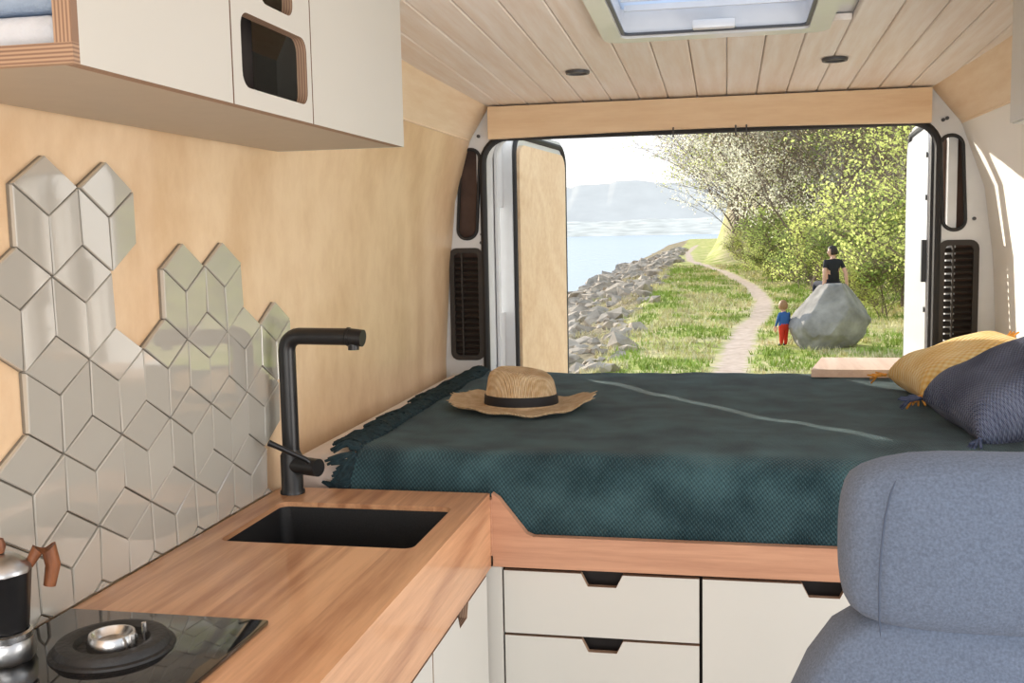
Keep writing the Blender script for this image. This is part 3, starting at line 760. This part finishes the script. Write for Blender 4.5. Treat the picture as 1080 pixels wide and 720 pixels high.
def tree_mesh(name,seed,h,leaf,nl,ls,spread=1.0,low=.25,wob=.16):
    random.seed(seed); b=B(name); tips=[]
    def br(p,d,l,r,lev):
        n=6 if lev==0 else 4; pts=[p]; q=p.copy(); dd=d.copy()
        for i in range(n):
            dd=(dd+Vector((random.uniform(-1,1),random.uniform(-1,1),random.uniform(-.3,.4)))*(wob if lev==0 else .26)).normalized(); q=q+dd*l/n; pts.append(q.copy())
        b.tube(pts,[max(.007,r*(1-.8*i/n)) for i in range(n+1)],'bark',5 if lev<2 else 3,cap=False)
        if lev>=2:
            tips.extend(pts[1:])
        if lev<3:
            nb=(14,8,5)[lev]
            for i in range(nb):
                t=random.uniform(low if lev==0 else .25,1); k=min(n-1,int(t*n)); s0=pts[k].lerp(pts[k+1],t*n-k)
                a=random.random()*6.3; sd=Vector((math.cos(a),math.sin(a),random.uniform(.0,.7))).normalized()
                nd=(dd*(.5 if lev==0 else .6)+sd*spread).normalized()
                br(s0,nd,l*(random.uniform(.34,.52) if lev==0 else random.uniform(.4,.6)),r*(1-.7*t)*.5,lev+1)
    br(Vector((0,0,-.1)),Vector((random.uniform(-.2,.2),random.uniform(-.2,.2),1)),h,h*.008,0)
    t=bmesh.new()
    for k in range(nl):
        c=random.choice(tips)+Vector([random.gauss(0,ls*2.2) for _ in range(3)])
        u_=Vector([random.gauss(0,1) for _ in range(3)]).normalized(); v_=u_.orthogonal().normalized()
        sz=ls*random.uniform(.5,1.1)
        t.faces.new([t.verts.new(c+u_*sz),t.verts.new(c+v_*sz*.6),t.verts.new(c-u_*sz),t.verts.new(c-v_*sz*.6)])
    b.add(t,leaf)
    return b.done(30)
protos=[('deciduous_tree',1,11,'leafA',4600,.065,1,.15),('deciduous_tree',2,12,'leafD',4200,.055,1.1,.15),('deciduous_tree',3,10,'leafB',4600,.07,1.1,.1),('deciduous_tree',4,13,'leafD',3600,.055,1,.2),('blossoming_tree',5,8,'leafC',8000,.065,1.1,.08,.3),('leafy_tree',6,6.5,'leafA',10000,.05,1.1,.05),('shrub',8,2.6,'leafA',2800,.055,1.2,.02),('shrub',9,2.4,'leafB',2600,.055,1.3,.02)]
PO=[tree_mesh(*p) for p in protos]
random.seed(11)
used=set()
def place(i,x,y,s=1.0):
    o=PO[i]
    if i in used:
        o=bpy.data.objects.new(PO[i].name.split('.')[0],PO[i].data); scene.collection.objects.link(o)
    used.add(i)
    o.location=(x,y,gh(x,y)-.05); o.rotation_euler=(0,0,random.random()*6.3); o.scale=(s,)*3
place(4,1.2,62,1.15); place(4,1.9,54,1.05); place(4,.6,78,1.2); place(4,2.4,47,1.0); place(4,3.0,40,.85)
for (i,x,y,s) in ((0,2.0,50,.9),(1,2.8,46,1),(3,3.2,42,1),(2,4.6,40,.95),(1,5.4,36,1),(0,6.2,33,.9),(3,2.9,38,.9),(1,4.2,33,.95),(3,7.4,40,1.1),(2,1.4,66,1),(0,2.4,62,1.1),(1,4.0,58,1.1),(3,6,55,1.1),(2,8,50,1.1),(0,9.5,46,1.1),(1,8.3,32,1),(3,5.8,28,.85),(1,.8,72,1.2),(2,3,75,1.2),(3,6.5,72,1.2),(1,10,65,1.3),(0,12,55,1.2),(2,9.5,38,1),(3,1.8,55,1),(2,13,70,1.4),(0,8,85,1.4),(1,3,95,1.4),(3,.6,88,1.3),
    (1,3.6,50,1.1),(1,5,46,1.1),(1,2.0,58,1.15),(3,2.6,68,1.2),(1,5.5,64,1.2),(3,1.2,80,1.3),(0,4.4,28,.8),(1,6.8,44,1.1),(3,8.8,58,1.2),(0,2.3,44,.85)):
    place(i,x,y,s)
place(5,3.75,16.5,.8); place(5,4.7,19,1.0); place(5,5.2,24,1.0); place(5,4.2,14.2,.85)
for k in range(46):
    y=random.uniform(24,64); x=lerp(2.4,1.0,(y-24)/36)+random.random()**1.3*(5+y*.06)
    if y<34 and x<2.6: x+=1.2
    place(random.choice((6,7)),x,y,random.uniform(.5,1.1))
# ------------------------------------------------------------ people
M['skin']=mat('skin',srgb(205,160,135),.55,var=.04); M['hairdk']=mat('dark_hair',srgb(42,30,24),.6,var=.3,scale=60)
M['hairlt']=mat('light_hair',srgb(150,110,72),.6,var=.2,scale=60); M['tblack']=mat('black_tshirt',(.015,.015,.018),.9); M['jeans']=mat('dark_jeans',srgb(38,42,56),.9)
M['tblue']=mat('blue_jumper',srgb(52,92,150),.9); M['pred']=mat('red_trousers',srgb(200,52,30),.9); M['shoe']=mat('shoe',srgb(50,45,45),.7); M['eye']=mat('eye',(.02,.015,.01),.2); M['lip']=mat('lips',srgb(170,95,85),.5)
def person(name,J,E,matof,origin,F,top,headc,headr,hair,hands,sc=1):
    F=Vector((F[0],F[1],0)).normalized(); Rr=Vector((F.y,-F.x,0)); O=Vector(origin)
    W=lambda p:O+(Rr*p[0]+F*p[1]+Vector((0,0,p[2])))*sc
    names=list(J); me=bpy.data.meshes.new('sk'); me.from_pydata([W(J[n][0]) for n in names],[(names.index(a),names.index(c)) for a,c in E],[])
    o=bpy.data.objects.new('sk',me); scene.collection.objects.link(o)
    o.modifiers.new('skin','SKIN'); sb=o.modifiers.new('s','SUBSURF'); sb.levels=2; sb.render_levels=2
    for i,n in enumerate(names):
        rr=J[n][1]; rr=(rr,rr) if not isinstance(rr,tuple) else rr
        me.skin_vertices[0].data[i].radius=(rr[0]*sc,rr[1]*sc); me.skin_vertices[0].data[i].use_root=(i==0)
    bpy.context.view_layer.update(); dg=bpy.context.evaluated_depsgraph_get()
    em=bpy.data.meshes.new_from_object(o.evaluated_get(dg)); bpy.data.objects.remove(o)
    b=B(name); t=bmesh.new(); t.from_mesh(em)
    segs=[(a,c,W(J[a][0]),W(J[c][0])) for a,c in E]
    for f in t.faces:
        p=f.calc_center_median(); best=None
        for a,c,A,Bv in segs:
            d=Bv-A; q=max(0,min(1,(p-A).dot(d)/max(1e-9,d.length_squared))); dist=(p-A-d*q).length
            if best is None or dist<best[0]: best=(dist,a,c,q)
        f.material_index=b.mi(matof(best[1],best[2],best[3]))
    b.add(t,'skin',keep=True)
    hx=Matrix((( Rr.x,F.x,0,0),(Rr.y,F.y,0,0),(0,0,1,0),(0,0,0,1)))
    hc_=W(headc); turn=Matrix.Rotation(math.radians(top),4,'Z')
    HM=Matrix.Translation(hc_)@turn@hx@Matrix.Scale(headr*sc,4)
    t=bmesh.new(); bmesh.ops.create_uvsphere(t,u_segments=24,v_segments=18,radius=1)
    for v in t.verts:
        c=v.co; z=c.z; k=1-.28*max(0,-z)**1.5
        v.co=Vector((c.x*.78*k,c.y*.95*(k if c.y<0 else 1-.12*max(0,-z)),z*1.18))
        if c.y>.6 and abs(c.x)<.25 and -.45<z<.1: v.co.y+=.06
    b.add(t,'skin',HM)
    t=bmesh.new(); bmesh.ops.create_cone(t,segments=8,radius1=.13,radius2=.05,depth=.34,cap_ends=True); b.add(t,'skin',HM@Matrix.Translation((0,.96,-.12))@Matrix.Rotation(.25,4,'X'))
    for sx_ in (-1,1):
        t=bmesh.new(); bmesh.ops.create_uvsphere(t,u_segments=8,v_segments=6,radius=.09); b.add(t,'eye',HM@Matrix.Translation((sx_*.3,.84,.05)))
        t=bmesh.new(); bmesh.ops.create_uvsphere(t,u_segments=8,v_segments=6,radius=.2); b.add(t,'skin',HM@Matrix.Translation((sx_*.80,-.02,-.05))@Matrix.Diagonal((.35,.7,1.1,1)))
    t=bmesh.new(); bmesh.ops.create_uvsphere(t,u_segments=8,v_segments=6,radius=.18); b.add(t,'lip',HM@Matrix.Translation((0,.84,-.52))@Matrix.Diagonal((1.2,.4,.4,1)))
    t=bmesh.new(); bmesh.ops.create_uvsphere(t,u_segments=24,v_segments=18,radius=1)
    dl=[v for v in t.verts if (v.co.y>.35 and v.co.z<.42) or v.co.z<-.62]
    bmesh.ops.delete(t,geom=dl,context='VERTS')
    for v in t.verts:
        c=v.co; v.co=Vector((c.x*.9,c.y*1.06,c.z*1.24+.04))*(1+.04*noise.noise(c*4))
    b.add(t,hair,HM)
    for side,(hp,dr) in hands.items():
        P0=W(hp); d=(Rr*dr[0]+F*dr[1]+Vector((0,0,dr[2]))).normalized(); lat=d.cross(Rr*side).normalized()
        for k,ln in enumerate((.062,.072,.068,.052)):
            a=P0+lat*(k-1.5)*.019*sc; q=Rr*(-side)*.012*sc
            b.tube([a-d*.02*sc,a+d*ln*.45*sc,a+d*ln*.8*sc+q*.6,a+d*ln*sc+q*1.4],[.0095*sc,.0085*sc,.0075*sc,.006*sc],'skin',6)
        a=P0-lat*.03*sc-d*.03*sc
        b.tube([a,a-lat*.022*sc+d*.02*sc,a-lat*.026*sc+d*.045*sc],[.011*sc,.010*sc,.007*sc],'skin',6)
    return b.done(80)
E=[('pel','wai'),('wai','che'),('che','nb'),('nb','nk'),('nk','hd'),('che','shL'),('shL','elL'),('elL','wrL'),('wrL','haL'),('che','shR'),('shR','elR'),('elR','wrR'),('wrR','haR'),('pel','hiL'),('hiL','knL'),('knL','anL'),('anL','toL'),('pel','hiR'),('hiR','knR'),('knR','anR'),('anR','toR')]
J={'pel':((0,0,.10),.125),'wai':((0,.0,.26),.098),'che':((0,.01,.42),.120),'nb':((0,.0,.535),.052),'nk':((0,.015,.59),.040),'hd':((0,.02,.64),.058)}
for s_,q in (('L',-1),('R',1)):
    J['sh'+s_]=((q*.145,0,.49),.048); J['el'+s_]=((q*.20,-.09,.28),.036); J['wr'+s_]=((q*.215,-.10,.065),.025); J['ha'+s_]=((q*.22,-.105,.01),.03)
    J['hi'+s_]=((q*.09,.06,.07),.085); J['kn'+s_]=((q*.11,.46,.10),.058); J['an'+s_]=((q*.11,.52,-.33),.038); J['to'+s_]=((q*.12,.66,-.38),.034)
def mw(a,c,q):
    if a in('nb','nk') : return 'skin'
    if a[:2]=='sh': return 'tblack' if q<.55 else 'skin'
    if a[:2] in('el','wr'): return 'skin'
    if a[:2] in('hi','kn') or (a=='pel' and c[:2]=='hi'): return 'jeans'
    if a=='pel': return 'jeans' if q<.25 else 'tblack'
    if a[:2]=='an': return 'shoe'
    return 'tblack'
person('woman',J,E,mw,(1.84,19.12,-1.09),(-.35,.94),60,(0,.03,.665),.088,'hairdk',{-1:((-.222,-.11,-.01),(0,-.3,-.9)),1:((.222,-.11,-.01),(0,-.3,-.9))})
J={'pel':((0,0,.36),.075),'wai':((0,.0,.44),.07),'che':((0,.01,.53),.075),'nb':((0,.0,.595),.04),'nk':((0,.01,.62),.035),'hd':((0,.015,.65),.045)}
for s_,q in (('L',-1),('R',1)):
    J['sh'+s_]=((q*.085,0,.565),.034); J['el'+s_]=((q*.12,.01,.45),.027); J['wr'+s_]=((q*.12,.06,.36),.02); J['ha'+s_]=((q*.118,.075,.33),.022)
    J['hi'+s_]=((q*.05,.0,.32),.055); J['kn'+s_]=((q*.055,.02*q,.19),.042); J['an'+s_]=((q*.06,.02*q,.05),.03); J['to'+s_]=((q*.065,.02*q+.07,.025),.025)
def mk(a,c,q):
    if a in('nb','nk') : return 'skin'
    if a[:2]=='sh' or a[:2]=='el': return 'tblue'
    if a[:2]=='wr': return 'skin'
    if a[:2] in('hi','kn') or (a=='pel' and c[:2]=='hi'): return 'pred'
    if a=='pel': return 'pred' if q<.3 else 'tblue'
    if a[:2]=='an': return 'shoe'
    return 'tblue'
kz=gh(1.0,19.0)
person('toddler',J,E,mk,(1.0,19.0,kz),(-.55,.83),-10,(0,.02,.70),.085,'hairlt',{-1:((-.118,.08,.318),(0,.4,-.8)),1:((.118,.08,.318),(0,.4,-.8))},sc=1.03)
# ------------------------------------------------------------ camera, lights, world
for o in scene.objects:
    if o.parent is None: o.location.z+=C
f=1100.
Y=Vector((226,118,-f)).normalized(); X=Vector((5358,-9,f)); X=(X-Y*X.dot(Y)).normalized(); Z=X.cross(Y)
R=Matrix((X,Y,Z))
cd=bpy.data.cameras.new('camera'); cam=bpy.data.objects.new('camera',cd); scene.collection.objects.link(cam)
cd.sensor_width=36; cd.lens=f/1080*36; cd.clip_start=.05; cd.clip_end=4000
cam.matrix_world=Matrix.Translation((0,0,C))@R.to_4x4()
scene.camera=cam
sd=Vector((-.634,.773,.30)).normalized()
sl=bpy.data.lights.new('sun','SUN'); sl.energy=7.5; sl.angle=.007; sl.color=(1,.91,.77)
so=bpy.data.objects.new('sun',sl); scene.collection.objects.link(so); so.rotation_euler=sd.to_track_quat('Z','Y').to_euler(); so.location=(-10,12,12)
def area(name,loc,look,sx,sy,p,col=(1,1,1)):
    l=bpy.data.lights.new(name,'AREA'); l.shape='RECTANGLE'; l.size=sx; l.size_y=sy; l.energy=p; l.color=col
    o=bpy.data.objects.new(name,l); scene.collection.objects.link(o); o.location=loc
    o.rotation_euler=(Vector(loc)-Vector(look)).to_track_quat('Z','Y').to_euler()
area('windscreen_fill',(-.05,-.9,C-.25),(-.05,2.4,C+.40),1.6,.9,24,(1,.96,.91))  # added fill lamp behind the camera, brightens the interior
area('side_door_fill',(1.5,1.2,C-.55),(-.6,1.9,C+.32),1.3,1.4,27,(1,.97,.93))  # added fill lamp out of view on the right, lifts the left side
wd=bpy.data.worlds.new('world'); scene.world=wd; wd.use_nodes=True; nt=wd.node_tree
tc=N(nt,'ShaderNodeTexCoord'); sp=N(nt,'ShaderNodeSeparateXYZ'); nt.links.new(tc.outputs['Generated'],sp.inputs[0])
r=N(nt,'ShaderNodeValToRGB'); r.color_ramp.elements[0].position=0; r.color_ramp.elements[0].color=(1,.99,.97,1); r.color_ramp.elements[1].position=.6; r.color_ramp.elements[1].color=(.58,.71,.90,1)
nt.links.new(sp.outputs['Z'],r.inputs['Fac']); bg=nt.nodes['Background']; nt.links.new(r.outputs['Color'],bg.inputs['Color']); bg.inputs['Strength'].default_value=1.45
scene.view_settings.view_transform='Standard'
